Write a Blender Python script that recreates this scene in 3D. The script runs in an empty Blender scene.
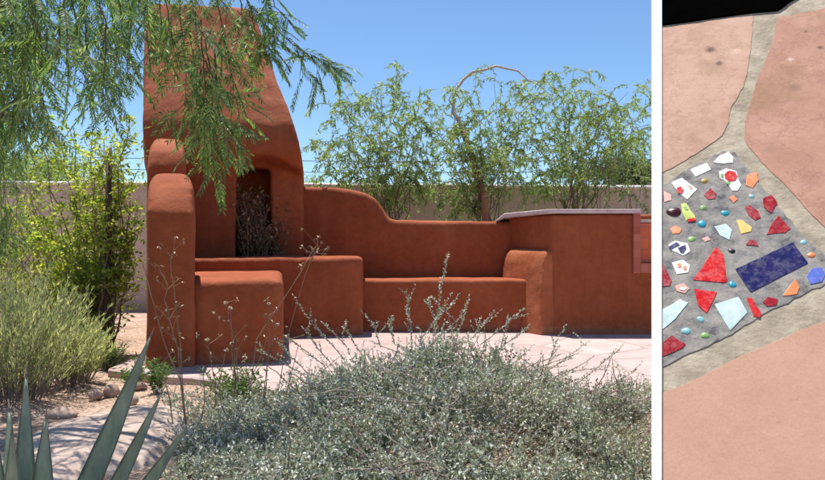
import bpy, bmesh, math, random
from mathutils import Vector, Matrix, noise
R = math.radians
S = bpy.context.scene
COL = S.collection
FPX, CX, CY, H = 700.0, 412.5, 240.0, 1.1
def X(px, D): return (px-CX)*D/FPX
def Z(py, D): return H-(py-CY)*D/FPX
def P(px, py, D): return Vector((X(px, D), D, Z(py, D)))

# ------------------------------------------------------------------ materials
def newmat(name):
    m = bpy.data.materials.new(name); m.use_nodes = True
    nt = m.node_tree; b = nt.nodes['Principled BSDF']
    return m, nt, b
def N(nt, t, **kw):
    n = nt.nodes.new(t)
    for k, v in kw.items():
        if k in n.inputs: n.inputs[k].default_value = v
        else: setattr(n, k, v)
    return n
def noise_n(nt, scale, detail=6, rough=.6, coord=None):
    n = N(nt, 'ShaderNodeTexNoise'); n.inputs['Scale'].default_value = scale
    n.inputs['Detail'].default_value = detail; n.inputs['Roughness'].default_value = rough
    if coord is not None: nt.links.new(coord, n.inputs['Vector'])
    return n
def ramp(nt, fac, stops):
    r = N(nt, 'ShaderNodeValToRGB'); nt.links.new(fac, r.inputs[0])
    e = r.color_ramp.elements
    while len(e) < len(stops): e.new(.5)
    for i, (p, c) in enumerate(stops):
        e[i].position = p; e[i].color = (c[0], c[1], c[2], 1)
    return r
def geo_pos(nt): return N(nt, 'ShaderNodeNewGeometry').outputs['Position']
def mixc(nt, f, a, b, mode='MIX'):
    m = N(nt, 'ShaderNodeMix', data_type='RGBA', blend_type=mode)
    for s, v in ((0, f), (6, a), (7, b)):
        if hasattr(v, 'is_linked') or hasattr(v, 'links'): nt.links.new(v, m.inputs[s])
        elif isinstance(v, (int, float)): m.inputs[s].default_value = v
        else: m.inputs[s].default_value = (v[0], v[1], v[2], 1)
    return m.outputs[2]
def bump(nt, b, h, strength=.3, dist=.01, prev=None):
    n = N(nt, 'ShaderNodeBump'); n.inputs['Strength'].default_value = strength; n.inputs['Distance'].default_value = dist
    nt.links.new(h, n.inputs['Height'])
    if prev is not None: nt.links.new(prev, n.inputs['Normal'])
    nt.links.new(n.outputs[0], b.inputs['Normal']); return n.outputs[0]

def plaster(name, c1, c2, c3, sc=1.6, rough=.85, bs=.5, stain=True):
    m, nt, b = newmat(name); pos = geo_pos(nt)
    n1 = noise_n(nt, sc, 8, .65, pos); r = ramp(nt, n1.outputs[0], [(.3, c1), (.52, c2), (.72, c3)])
    n2 = noise_n(nt, 14, 5, .7, pos); r2 = ramp(nt, n2.outputs[0], [(.35, (.86,.86,.86)), (.65, (1.08,1.08,1.08))])
    c = mixc(nt, 1.0, r.outputs[0], r2.outputs[0], 'MULTIPLY')
    if stain:   # vertical weather streaks and pale scuffs
        mp = N(nt, 'ShaderNodeMapping'); mp.inputs['Scale'].default_value = (7, 7, .7); nt.links.new(pos, mp.inputs[0])
        n3 = noise_n(nt, 1.0, 6, .6, mp.outputs[0]); r3 = ramp(nt, n3.outputs[0], [(.55, (0,0,0)), (.8, (.35,.35,.35))])
        c = mixc(nt, r3.outputs[0], c, (c3[0]*1.1, c3[1]*1.3, c3[2]*1.4))
        sx = N(nt, 'ShaderNodeSeparateXYZ'); nt.links.new(pos, sx.inputs[0])
        ad = N(nt, 'ShaderNodeMath', operation='MULTIPLY_ADD'); nt.links.new(n2.outputs[0], ad.inputs[0]); ad.inputs[1].default_value = -.22; nt.links.new(sx.outputs[2], ad.inputs[2])
        r5 = ramp(nt, ad.outputs[0], [(0.0, (.25,.25,.25)), (.07, (0,0,0))]); c = mixc(nt, r5.outputs[0], c, (.44,.24,.15))
        v5 = N(nt, 'ShaderNodeTexVoronoi', feature='DISTANCE_TO_EDGE'); v5.inputs['Scale'].default_value = 1.3
        wv = mixc(nt, .35, pos, n2.outputs['Color']); nt.links.new(wv, v5.inputs['Vector']); r6 = ramp(nt, v5.outputs['Distance'], [(.002, (.30,.30,.30)), (.006, (0,0,0))]); c = mixc(nt, r6.outputs[0], c, (c1[0]*.5, c1[1]*.45, c1[2]*.45))
    nt.links.new(c, b.inputs['Base Color']); b.inputs['Roughness'].default_value = rough
    n4 = noise_n(nt, 60, 4, .6, pos); n5 = noise_n(nt, 6, 3, .5, pos)
    p = bump(nt, b, n5.outputs[0], bs*.8, .03); bump(nt, b, n4.outputs[0], bs, .006, p)
    return m
M = {}
M['adobe'] = plaster('adobe_plaster', (.262,.057,.019), (.305,.074,.025), (.365,.104,.043))
M['adobe_sunlit'] = plaster('adobe_plaster_sunlit', (.36,.095,.035), (.40,.118,.045), (.45,.145,.06), 3)  # paler copy of the adobe, sunlight on the buttress painted into its colour
for k_ in ('adobe', 'adobe_sunlit'): M[k_].node_tree.nodes['Principled BSDF'].inputs['Specular IOR Level'].default_value = .32
M['beige'] = plaster('beige_stucco', (.50,.385,.295), (.57,.45,.35), (.62,.50,.41), 1.2)
M['white_cap'] = plaster('white_wall_cap', (.6,.57,.52), (.68,.65,.6), (.72,.70,.66), 4, stain=False)
M['coping'] = plaster('coping_stone', (.50,.39,.37), (.58,.47,.45), (.64,.54,.52), 5, stain=False)
M['divider_white'] = plaster('divider_strip_white', (.78,.78,.77), (.82,.82,.81), (.84,.84,.83), 2, .6, .05, stain=False)

def ground_mat():
    m, nt, b = newmat('sandy_soil'); pos = geo_pos(nt)
    n1 = noise_n(nt, 1.4, 8, .6, pos); r = ramp(nt, n1.outputs[0], [(.3, (.36,.235,.165)), (.5, (.44,.30,.22)), (.7, (.52,.38,.30))])
    v = N(nt, 'ShaderNodeTexVoronoi'); v.inputs['Scale'].default_value = 55; nt.links.new(pos, v.inputs['Vector'])
    sp = N(nt, 'ShaderNodeSeparateColor'); nt.links.new(v.outputs['Color'], sp.inputs[0])
    r2 = ramp(nt, sp.outputs[0], [(0, (.6,.6,.6)), (.7, (1,1,1)), (1, (1.35,1.3,1.3))])
    c = mixc(nt, 1, r.outputs[0], r2.outputs[0], 'MULTIPLY'); nt.links.new(c, b.inputs['Base Color']); b.inputs['Roughness'].default_value = .95
    n3 = noise_n(nt, 30, 6, .7, pos); p = bump(nt, b, v.outputs['Distance'], .5, .01); bump(nt, b, n3.outputs[0], .6, .02, p)
    return m
M['sand'] = ground_mat()
def pave_mat():
    m, nt, b = newmat('pink_flagstone_paving'); pos = geo_pos(nt)
    n0 = noise_n(nt, 2.5, 3, .5, pos)
    wp = mixc(nt, .12, pos, n0.outputs['Color'])
    v = N(nt, 'ShaderNodeTexVoronoi', feature='DISTANCE_TO_EDGE'); v.inputs['Scale'].default_value = 1.25; nt.links.new(wp, v.inputs['Vector'])
    v2 = N(nt, 'ShaderNodeTexVoronoi'); v2.inputs['Scale'].default_value = 1.25; nt.links.new(wp, v2.inputs['Vector'])
    n1 = noise_n(nt, 5, 8, .6, pos); r = ramp(nt, n1.outputs[0], [(.3, (.40,.285,.26)), (.7, (.50,.375,.345))])
    sp = N(nt, 'ShaderNodeSeparateColor'); nt.links.new(v2.outputs['Color'], sp.inputs[0])
    rr = ramp(nt, sp.outputs[0], [(0, (.9,.88,.88)), (1, (1.08,1.08,1.08))])
    c = mixc(nt, 1, r.outputs[0], rr.outputs[0], 'MULTIPLY')
    j = ramp(nt, v.outputs['Distance'], [(.012, (1,1,1)), (.022, (0,0,0))])
    c = mixc(nt, j.outputs[0], c, (.30,.25,.22)); nt.links.new(c, b.inputs['Base Color']); b.inputs['Roughness'].default_value = .8
    p = bump(nt, b, j.outputs[0], -.4, .006); bump(nt, b, n1.outputs[0], .3, .01, p)
    return m
M['pave'] = pave_mat()
M['rock'] = plaster('pale_rock', (.30,.25,.215), (.42,.355,.31), (.50,.44,.39), 5, .9, .7)
M['stone_small'] = plaster('brown_stones', (.26,.17,.12), (.38,.26,.2), (.5,.38,.32), 6, .9, .6, stain=False)

def leaf_mat(name, cols, trans=.35, rough=.5, spec=.4, pos_mix=True):
    m = bpy.data.materials.new(name); m.use_nodes = True; nt = m.node_tree; nt.nodes.clear()
    out = N(nt, 'ShaderNodeOutputMaterial'); g = N(nt, 'ShaderNodeNewGeometry')
    n = len(cols); r = ramp(nt, g.outputs['Random Per Island'], [(i/(n-1) if n > 1 else 0, c) for i, c in enumerate(cols)])
    nn = noise_n(nt, 3.0, 3, .5, g.outputs['Position']); rr = ramp(nt, nn.outputs[0], [(.35, (.72,.76,.72)), (.65, (1.25,1.2,1.15))])
    c = mixc(nt, 1, r.outputs[0], rr.outputs[0], 'MULTIPLY')
    b = N(nt, 'ShaderNodeBsdfPrincipled'); nt.links.new(c, b.inputs['Base Color']); b.inputs['Roughness'].default_value = rough
    b.inputs['Specular IOR Level'].default_value = spec
    t = N(nt, 'ShaderNodeBsdfTranslucent'); c2 = mixc(nt, 1, c, (1.15,1.25,.6), 'MULTIPLY'); nt.links.new(c2, t.inputs[0])
    mx = N(nt, 'ShaderNodeMixShader'); mx.inputs[0].default_value = trans
    nt.links.new(b.outputs[0], mx.inputs[1]); nt.links.new(t.outputs[0], mx.inputs[2]); nt.links.new(mx.outputs[0], out.inputs[0])
    return m
M['pepper'] = leaf_mat('pepper_leaves', [(.07,.15,.05), (.13,.24,.08), (.21,.33,.12), (.34,.43,.19)], .45)
M['willow'] = leaf_mat('acacia_leaves', [(.15,.24,.09), (.24,.34,.13), (.34,.42,.18), (.46,.50,.26)], .5)
M['bright'] = leaf_mat('bright_leaves', [(.17,.26,.04), (.30,.40,.07), (.46,.50,.10), (.60,.58,.16)], .55)
M['olive'] = leaf_mat('olive_leaves', [(.05,.08,.03), (.08,.11,.045), (.11,.14,.06)], .2)
M['silver'] = leaf_mat('silver_leaves', [(.13,.17,.11), (.32,.365,.30), (.52,.545,.50), (.70,.71,.68), (.34,.38,.27)], .18)
M['silver_flower'] = leaf_mat('dusky_pink_buds', [(.22,.08,.10), (.30,.14,.15), (.16,.05,.07)], .2)
M['feather'] = leaf_mat('sage_leaves', [(.26,.32,.15), (.42,.47,.29), (.60,.62,.46), (.62,.56,.34)], .5)
M['weed'] = leaf_mat('weed_leaves', [(.07,.15,.03), (.12,.22,.05), (.18,.27,.08)], .35)
M['litter'] = leaf_mat('dry_litter', [(.16,.10,.06), (.28,.2,.13), (.42,.34,.25), (.2,.11,.08)], .1)
M['dry'] = leaf_mat('dry_brush', [(.16,.10,.06), (.28,.19,.11), (.50,.42,.30), (.10,.06,.04)], .15)
def bark(name, a, b_, sc=25):
    m, nt, b = newmat(name); pos = geo_pos(nt)
    mp = N(nt, 'ShaderNodeMapping'); mp.inputs['Scale'].default_value = (1, 1, .3); nt.links.new(pos, mp.inputs[0])
    n = noise_n(nt, sc, 6, .7, mp.outputs[0]); r = ramp(nt, n.outputs[0], [(.35, a), (.65, b_)])
    nt.links.new(r.outputs[0], b.inputs['Base Color']); b.inputs['Roughness'].default_value = .9; bump(nt, b, n.outputs[0], .7, .01); return m
M['bark'] = bark('dark_bark', (.06,.04,.03), (.15,.10,.075))
M['barkthin'] = bark('thin_branch_bark', (.16,.12,.08), (.28,.22,.15))
M['barkred'] = bark('red_brown_bark', (.20,.085,.05), (.36,.18,.12))
M['barkpale'] = bark('pale_bark', (.38,.31,.27), (.62,.55,.50))
M['twig'] = bark('grey_twig', (.17,.13,.11), (.33,.28,.24))
M['drystalk'] = bark('dry_stalk', (.20,.11,.07), (.38,.25,.17))
M['seed'] = bark('seed_head', (.42,.33,.20), (.66,.56,.40), 60)
M['seed_dark'] = bark('dark_seed_head', (.14,.07,.05), (.30,.16,.11), 60)
M['postred'] = bark('stained_post', (.26,.10,.055), (.40,.17,.09), 12)
M['wire'] = bark('black_wire', (.02,.02,.02), (.03,.03,.03))
def agave_mat():
    m, nt, b = newmat('agave_skin'); pos = geo_pos(nt)
    n = noise_n(nt, 9, 5, .6, pos); r = ramp(nt, n.outputs[0], [(.3, (.15,.21,.135)), (.55, (.23,.30,.21)), (.75, (.33,.38,.28))])
    n2 = noise_n(nt, 70, 5, .8, pos); r2 = ramp(nt, n2.outputs[0], [(.60, (0,0,0)), (.72, (.5,.5,.5))]); c = mixc(nt, r2.outputs[0], r.outputs[0], (.34,.33,.27))
    mp = N(nt, 'ShaderNodeMapping'); mp.inputs['Scale'].default_value = (60, 60, 3); nt.links.new(pos, mp.inputs[0]); n3 = noise_n(nt, 1, 4, .6, mp.outputs[0]); r3 = ramp(nt, n3.outputs[0], [(.35, (.75,.78,.76)), (.7, (1.15,1.12,1.1))]); c = mixc(nt, 1, c, r3.outputs[0], 'MULTIPLY')
    nt.links.new(c, b.inputs['Base Color']); b.inputs['Roughness'].default_value = .5; bump(nt, b, n3.outputs[0], .3, .004); return m
M['agave'] = agave_mat()
M['spine'] = bark('agave_edge', (.16,.14,.10), (.26,.22,.16), 40)

# ------------------------------------------------------------------ mesh helpers
class MB:
    def __init__(s): s.v = []; s.f = []
    def quad(s, a, b, c, d): i = len(s.v); s.v += [a, b, c, d]; s.f.append((i, i+1, i+2, i+3))
    def tri(s, a, b, c): i = len(s.v); s.v += [a, b, c]; s.f.append((i, i+1, i+2))
    def leaf(s, p, d, l, w, up=None, rnd=None):     # folded diamond leaf
        d = d.normalized(); side = d.cross(up if up is not None else Vector((0,0,1)))
        if side.length < .05: side = d.cross(Vector((1,0,0)))
        side.normalize(); nrm = side.cross(d)
        i = len(s.v); m = p+d*l*.45
        s.v += [p, m+side*w*.5+nrm*w*.12, p+d*l-nrm*l*.06, m-side*w*.5+nrm*w*.12]
        s.f.append((i, i+1, i+2, i+3))
    def tube(s, pts, radii, n=6, cap=True):
        rings = []; pts = [Vector(p) for p in pts]; ref = Vector((0,0,1))
        for k, p in enumerate(pts):
            t = (pts[min(k+1, len(pts)-1)]-pts[max(k-1, 0)]).normalized()
            a = t.cross(ref)
            if a.length < .1: a = t.cross(Vector((1,0,0)))
            a.normalize(); b = a.cross(t); i0 = len(s.v)
            for j in range(n):
                an = 2*math.pi*j/n; s.v.append(p+(a*math.cos(an)+b*math.sin(an))*radii[k])
            rings.append(i0)
        for k in range(len(rings)-1):
            for j in range(n):
                j2 = (j+1) % n; s.f.append((rings[k]+j, rings[k]+j2, rings[k+1]+j2, rings[k+1]+j))
        if cap:
            s.f.append(tuple(rings[0]+j for j in range(n-1, -1, -1))); s.f.append(tuple(rings[-1]+j for j in range(n)))
    def box(s, x0, x1, y0, y1, z0, z1):
        i = len(s.v)
        s.v += [Vector((x, y, z)) for z in (z0, z1) for x, y in ((x0,y0),(x1,y0),(x1,y1),(x0,y1))]
        s.f += [(i+3,i+2,i+1,i),(i+4,i+5,i+6,i+7)]+[(i+k, i+(k+1)%4, i+4+(k+1)%4, i+4+k) for k in range(4)]
    def loft(s, slices):
        n = len(slices[0]); i0 = len(s.v)
        for sl in slices: s.v += [Vector(p) for p in sl]
        for k in range(len(slices)-1):
            for j in range(n):
                j2 = (j+1) % n; a = i0+k*n; s.f.append((a+j, a+j2, a+n+j2, a+n+j))
        s.f.append(tuple(i0+j for j in range(n-1, -1, -1))); a = i0+(len(slices)-1)*n; s.f.append(tuple(a+j for j in range(n)))
    def blob(s, c, r, sq=1, sub=1):
        bm = bmesh.new(); bmesh.ops.create_icosphere(bm, subdivisions=sub, radius=r)
        i0 = len(s.v); s.v += [Vector(c)+Vector((v.co.x, v.co.y, v.co.z*sq)) for v in bm.verts]
        s.f += [tuple(i0+v.index for v in f.verts) for f in bm.faces]; bm.free()
ROOTLOC = {}
def wloc(o):
    return ROOTLOC.get(o.name, Vector((0,0,0))) if o else Vector((0,0,0))
def build(name, mb, mat, parent=None, smooth=False, loc=None):
    base = wloc(parent) if parent else (Vector(loc) if loc is not None else Vector((0,0,0)))
    me = bpy.data.meshes.new(name)
    me.from_pydata([tuple(Vector(v)-base) for v in mb.v], [], mb.f); me.materials.append(mat)
    if smooth:
        for p in me.polygons: p.use_smooth = True
    me.update()
    o = bpy.data.objects.new(name, me); COL.objects.link(o)
    if parent: o.parent = parent; ROOTLOC[o.name] = base
    else: o.location = base; ROOTLOC[o.name] = base
    return o
def thing(name, loc, label, cat, group=None):
    o = bpy.data.objects.new(name, None); COL.objects.link(o); o.location = loc; o.empty_display_size = .1
    ROOTLOC[o.name] = Vector(loc); tag(o, label, cat, group); return o
def tag(o, label=None, cat=None, group=None, kind=None):
    if label: o['label'] = label
    if cat: o['category'] = cat
    if group: o['group'] = group
    if kind: o['kind'] = kind
    return o
def evaluated(mb, mods):
    """apply modifiers to a MB and give back an MB"""
    me = bpy.data.meshes.new('tmp'); me.from_pydata([tuple(v) for v in mb.v], [], mb.f); me.update()
    bm = bmesh.new(); bm.from_mesh(me); bmesh.ops.recalc_face_normals(bm, faces=bm.faces); bm.to_mesh(me); bm.free()
    o = bpy.data.objects.new('tmp', me); COL.objects.link(o); extra = []
    for t, kw in mods:
        m = o.modifiers.new('m', t)
        for k, v in kw.items():
            if isinstance(v, MB):
                m2 = bpy.data.meshes.new('c'); m2.from_pydata([tuple(q) for q in v.v], [], v.f); m2.update()
                bm = bmesh.new(); bm.from_mesh(m2); bmesh.ops.recalc_face_normals(bm, faces=bm.faces); bm.to_mesh(m2); bm.free()
                v = bpy.data.objects.new('c', m2); COL.objects.link(v); extra.append(v)
            setattr(m, k, v)
    bpy.context.view_layer.update()
    ev = o.evaluated_get(bpy.context.evaluated_depsgraph_get()); e = ev.to_mesh()
    r = MB(); r.v = [v.co.copy() for v in e.vertices]; r.f = [tuple(p.vertices) for p in e.polygons]
    ev.to_mesh_clear()
    for q in [o]+extra: bpy.data.objects.remove(q)
    return r
def adobe(mb, voxel=.03, it=14, amp=.012, cut=None):
    mods = []
    for ct in (cut if isinstance(cut, list) else [cut] if cut else []): mods.append(('BOOLEAN', dict(operation='DIFFERENCE', object=ct, solver='EXACT')))
    mods += [('REMESH', dict(mode='VOXEL', voxel_size=voxel)), ('SMOOTH', dict(factor=.5, iterations=it))]
    r = evaluated(mb, mods)
    out = []
    for v in r.v:
        d = noise.noise_vector(v*1.7)*amp+noise.noise_vector(v*5+Vector((7,3,1)))*amp*.45
        out.append(v+d)
    r.v = out; return r

# ------------------------------------------------------------------ camera, light
cam = bpy.data.cameras.new('camera'); co = bpy.data.objects.new('camera', cam); COL.objects.link(co)
co.location = (0, 0, H); co.rotation_euler = (R(90), 0, 0)
cam.sensor_width = 36; cam.lens = 36*FPX/825; cam.clip_end = 3000; cam.clip_start = .05; S.camera = co
sd = Vector((-.14, .22, .95)).normalized()
sun = bpy.data.lights.new('sun', 'SUN'); so = bpy.data.objects.new('sun', sun); COL.objects.link(so)
sun.energy = 5.0; sun.angle = R(.5); sun.color = (1, .955, .88)
so.rotation_euler = sd.to_track_quat('Z', 'Y').to_euler(); so.location = (0, 0, 20)
w = bpy.data.worlds.new('World'); S.world = w; w.use_nodes = True; nt = w.node_tree
sky = nt.nodes.new('ShaderNodeTexSky'); sky.sky_type = 'NISHITA'; sky.sun_disc = False
sky.sun_elevation = math.asin(sd.z); sky.sun_rotation = math.atan2(sd.x, sd.y); sky.altitude = 700
sky.air_density = 1.0; sky.dust_density = .25; sky.ozone_density = 3.2
nt.links.new(mixc(nt, 1, sky.outputs[0], (.87,1.0,1.09), 'MULTIPLY'), nt.nodes['Background'].inputs[0]); nt.nodes['Background'].inputs[1].default_value = .102
S.view_settings.view_transform = 'Standard'; S.view_settings.look = 'None'; S.view_settings.gamma = 1
S.view_settings.exposure = .56; S.view_settings.use_curve_mapping = False
S.cycles.max_bounces = 8; S.cycles.diffuse_bounces = 5; S.cycles.transmission_bounces = 4

# ------------------------------------------------------------------ ground
g = MB()
xs = [-400,-150,-60,-25,-12]+[-8+.16*i for i in range(101)]+[12,25,60,150,400]
ys = [-60,-20,-6,-2]+[0+.16*i for i in range(80)]+[16,25,60,150,400,900]
def gz(x, y):
    if abs(x) > 8.01 or y < 0 or y > 12.7: return 0
    f = 1 if y < 5.2 else max(0, 1-(y-5.2)*2)
    return (noise.noise(Vector((x*1.1, y*1.1, 0)))*.035+noise.noise(Vector((x*4, y*4, 2)))*.010)*f-.0
for y in ys:
    for x in xs: g.v.append(Vector((x, y, gz(x, y))))
nx = len(xs)
for j in range(len(ys)-1):
    for i in range(nx-1): g.f.append((j*nx+i, j*nx+i+1, (j+1)*nx+i+1, (j+1)*nx+i))
o = build('ground', g, M['sand'], smooth=True); tag(o, kind='structure')
# patio paving slab
g = MB(); edge = [(108,5.62),(150,5.42),(190,5.30),(240,5.05),(300,4.75),(380,4.4),(480,4.2),(560,4.25),(650,4.5),(760,4.9),(900,5.2)]
rnd = random.Random(5)
front = []
for (a, Da), (b, Db) in zip(edge[:-1], edge[1:]):
    for t in range(4):
        f = t/4; D = Da+(Db-Da)*f+rnd.uniform(-.012, .012); front.append((X(a+(b-a)*f, D), D))
front.append((X(900, 5.2), 5.2))
back = [(x, 9.0) for x, _ in front]
n = len(front)
for z, yy in ((-.05, 0), (.05, 0), (.062, .02)):
    g.v += [Vector((x, y+yy, z)) for x, y in front]
g.v += [Vector((x, y, .062)) for x, y in back]
for k in range(3):
    for i in range(n-1): g.f.append((k*n+i, k*n+i+1, (k+1)*n+i+1, (k+1)*n+i))
o = build('patio_paving', g, M['pave']); tag(o, kind='structure')

# ------------------------------------------------------------------ fireplace
A = R(10); vd = Vector((-math.sin(A), math.cos(A))); O0 = Vector((X(147, 5.66), 5.66))
def Fp(px, v):
    r = Vector(((px-CX)/FPX, 1)); t = (v+O0.dot(vd))/r.dot(vd); return r*t
def slab(pl, pr, vf, vb, z, plb=None, prb=None):
    a, b, c, d = Fp(pl, vf), Fp(pr, vf), Fp(prb if prb else pr, vb), Fp(plb if plb else pl, vb)
    return [(a.x, a.y, z), (b.x, b.y, z), (c.x, c.y, z), (d.x, d.y, z)]
def zpy(py, px, v): return Z(py, Fp(px, v).y)
fp = thing('adobe_fireplace', (Fp(220, 1.5).x, Fp(220, 1.5).y, .05), 'tall terracotta plaster outdoor fireplace with curved chimney hood, stepped arm wall and ledges', 'fireplace')
rows = [(None,150,303,2.25),(200,150,303,2.25),(176,150,303,2.25),(166,148,303,2.19),(154,146,301,2.09),(140,145,298.5,2.05),(122,145,293,2.08),(100,145,285,2.22),(80,145,277,2.38),(55,145,268,2.6),(30,146,260,2.8),(12,147,254,2.94),(6,149,249,3.0)]
sl = []
for py, l, r_, v in rows:
    z = -.05 if py is None else zpy(py, 225, v)
    sl.append(slab(l-1, r_+1, v, 3.6, z))
mb = MB(); mb.loft(sl)
cut = MB(); nseg = 12; fr = []
zb = zpy(262, 265, 2.25)
for k in range(nseg+1):
    t = k/nseg; px = 237+(313-237)*t
    py = 160-9*math.sin(math.pi*min(1, t*1.7+.1)/1.7*1.0)*(1 if t < .35 else 1)+max(0, t-.30)**1.4*30
    fr.append((px, py))
pts_f = []; pts_b = []
for v, L in ((1.6, pts_f), (2.47, pts_b)):
    a = Fp(236.5, v); L.append((a.x, a.y, zb))
    for px, py in fr:
        pp = Fp(px, v); L.append((pp.x, pp.y, zpy(py+(-4 if v < 2 else 9), px, 2.2)))
    a = Fp(313.5, v); L.append((a.x, a.y, zb))
cut.loft([pts_f, pts_b])
cut2 = MB(); aa = slab(236.5, 271, 2.3, 3.05, zb); bb = slab(236.5, 271, 2.3, 3.05, zpy(166, 250, 2.3)); cut2.loft([aa, bb])
build('chimney', adobe(mb, .028, 11, .018, [cut, cut2]), M['adobe'], fp, True)
# front pier with sloping shoulder
mb = MB(); sl = []
for py, l, r_, v in [(None,147,196,0),(225,147,195,0),(212,147,194.5,.0),(198,148,194,.08),(186,149,193,.17),(178,151,191,.28),(172,156,186,.42)]:
    sl.append(slab(l, r_, v, .85, -.05 if py is None else zpy(py, 170, v)))
mb.loft(sl); build('arm_pier', adobe(mb, .025, 14, .014), M['adobe'], fp, True)
mb = MB(); sl = []
for py, l, r_, v in [(None,148,187,.8),(165,148,186,.8),(152,149,185,.86),(144,151,184,.96),(138,156,180,1.1)]:
    sl.append(slab(l, r_, v, 2.35, -.05 if py is None else zpy(py, 168, v)))
mb.loft(sl); build('arm_step', adobe(mb, .025, 14, .014), M['adobe'], fp, True)
mb = MB(); mb.loft([slab(188,283,.1,1.8,-.05), slab(188,283,.1,1.8,zpy(278.5,240,.15))]); build('side_ledge', adobe(mb, .025, 34, .012), M['adobe'], fp, True)
mb = MB(); mb.loft([slab(186,363,1.66,2.3,-.05), slab(186,363,1.66,2.3,zpy(257,290,1.7))]); build('hearth_ledge', adobe(mb, .025, 30, .012), M['adobe'], fp, True)

# dry brush inside the firebox
rnd = random.Random(11)
c = Fp(262, 2.62); zf = zb+.005
br = thing('dry_brush_bundle', (c.x, c.y, zf), 'tangle of dead tan and brown brushwood stacked in the fireplace opening', 'brushwood')
tw = MB(); lf = MB()
for k in range(120):
    p0 = Fp(rnd.uniform(241, 266 if k < 85 else 284), rnd.uniform(2.36, 2.9) if k < 85 else rnd.uniform(2.3,2.42)); p = Vector((p0.x, p0.y, zf)); d = Vector((rnd.uniform(-.35,.35), rnd.uniform(-.3,.2), 1)).normalized()
    L = rnd.uniform(.35, .85)*(1 if rnd.random() < .7 else .6); pts = [p]
    for s in range(5):
        d = (d+Vector((rnd.uniform(-.3,.3), rnd.uniform(-.2,.2), 0))).normalized(); pts.append(pts[-1]+d*L/5)
    ok = []
    for q in pts:      # keep inside the niche
        lo = Fp(240, 2.6); hi = Fp(265 if k < 85 else 292, 2.6 if k < 85 else 2.35); q.x = min(max(q.x, lo.x-.02), hi.x-.01); ok.append(q)
    tw.tube(ok, [.004,.004,.003,.003,.002,.001], 4)
    for s in range(1, 6):
        for j in range(5):
            dd = Vector((rnd.uniform(-1,1), rnd.uniform(-1,.5), rnd.uniform(-.4,1)))
            lf.leaf(ok[s]+dd*rnd.uniform(0,.05), dd, rnd.uniform(.03,.07), rnd.uniform(.015,.035))
build('twigs', tw, M['drystalk'], br); build('dead_leaves', lf, M['dry'], br)

# ------------------------------------------------------------------ low garden walls
def wallprism(prof, D0, D1, voxel=.03, it=12, amp=.014):
    mb = MB(); a = [P(px, py, D0) for px, py in prof]; b = [Vector((p.x, D1, p.z)) for p in a]
    a = [Vector((a[0].x, D0, -.05))]+a+[Vector((a[-1].x, D0, -.05))]; b = [Vector((b[0].x, D1, -.05))]+b+[Vector((b[-1].x, D1, -.05))]
    mb.loft([a, b]); return adobe(mb, voxel, it, amp)
o = build('garden_wall', wallprism([(288,187.5),(300,186.5),(330,186.5),(348,188),(364,191.5),(374,197),(382,207),(389,219),(396,220.5),(450,220.5),(516,220.5)], 8.45, 8.9, it=24), M['adobe'], None, True, (0, 8.6, 0))
tag(o, 'low terracotta plaster wall with a raised rounded hump beside the fireplace', 'garden wall')
mb = MB(); a = X(355, 7.92); b = X(537.5, 7.92); mb.box(a, b, 7.92, 8.5, -.05, Z(279.3, 7.95))
o = build('plaster_bench', adobe(mb, .025, 24, .010), M['adobe'], None, True, (0, 8.1, 0))
tag(o, 'long terracotta plaster bench with rounded edge along the low wall', 'bench')
# corner wall with coping and tile inset
cw = thing('corner_wall', (X(600, 7.9), 7.9, .05), 'straight terracotta plaster wall at right with pale stone coping and red tile niche', 'garden wall')
zc = 1.405
A1 = Vector((X(509, 8.5), 8.5)); B1 = Vector((X(552, 7.7), 7.7)); C1 = Vector((X(760, 7.7), 7.7)); C2 = Vector((C1.x, 8.1)); B2 = Vector((X(552, 7.7)+.16, 8.1)); A2 = Vector((A1.x+.2, 8.95))
def plan(pts, z): return [(p.x, p.y, z) for p in pts]
mb = MB(); mb.loft([plan([A1, B1, C1, C2, B2, A2], -.05), plan([A1, B1, C1, C2, B2, A2], zc-.02)])
nx0 = X(640, 7.7); cut = MB(); cut.box(nx0, X(740, 7.7), 7.5, 7.84, Z(263, 7.7), 2)
build('wall', adobe(mb, .025, 5, .008, cut), M['adobe'], cw, True)
# coping (runs over the low wall end, round the corner and stops at the niche)
def strip(pts, half, z0, z1, taper=None):
    mb = MB(); L = []; Rr = []
    for i, p in enumerate(pts):
        d0 = (pts[i]-pts[i-1]).normalized() if i else (pts[1]-pts[0]).normalized(); d1 = (pts[i+1]-pts[i]).normalized() if i < len(pts)-1 else d0
        t = (d0+d1).normalized(); nn = Vector((-t.y, t.x)); k = 1/max(.5, nn.dot(Vector((-d0.y, d0.x)))); L.append(p+nn*half*k); Rr.append(p-nn*half*k)
    ring = L+Rr[::-1]; n = len(ring)
    z0s = z0 if isinstance(z0, list) else [z0]*len(pts); z1s = z1 if isinstance(z1, list) else [z1]*len(pts)
    mb.loft([[(q.x, q.y, (z0s+z0s[::-1])[i]) for i, q in enumerate(ring)], [(q.x, q.y, (z1s+z1s[::-1])[i]) for i, q in enumerate(ring)]])
    return mb
def bev(mb, w_=.006, seg=2): return evaluated(mb, [('BEVEL', dict(width=w_, segments=seg, limit_method='ANGLE'))])
m1 = Vector((A1.x-.10, 8.68)); m2 = (B1+B2)/2
build('coping', bev(strip([m1, Vector(((A1.x+A2.x)/2, 8.62)), Vector((m2.x+.02, 7.9)), Vector((nx0+.0, 7.9))], .235, [zc-.085, zc-.04, zc-.012, zc-.012], [zc-.065, zc+.012, zc+.034, zc+.034]), .008), M['coping'], cw)
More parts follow.
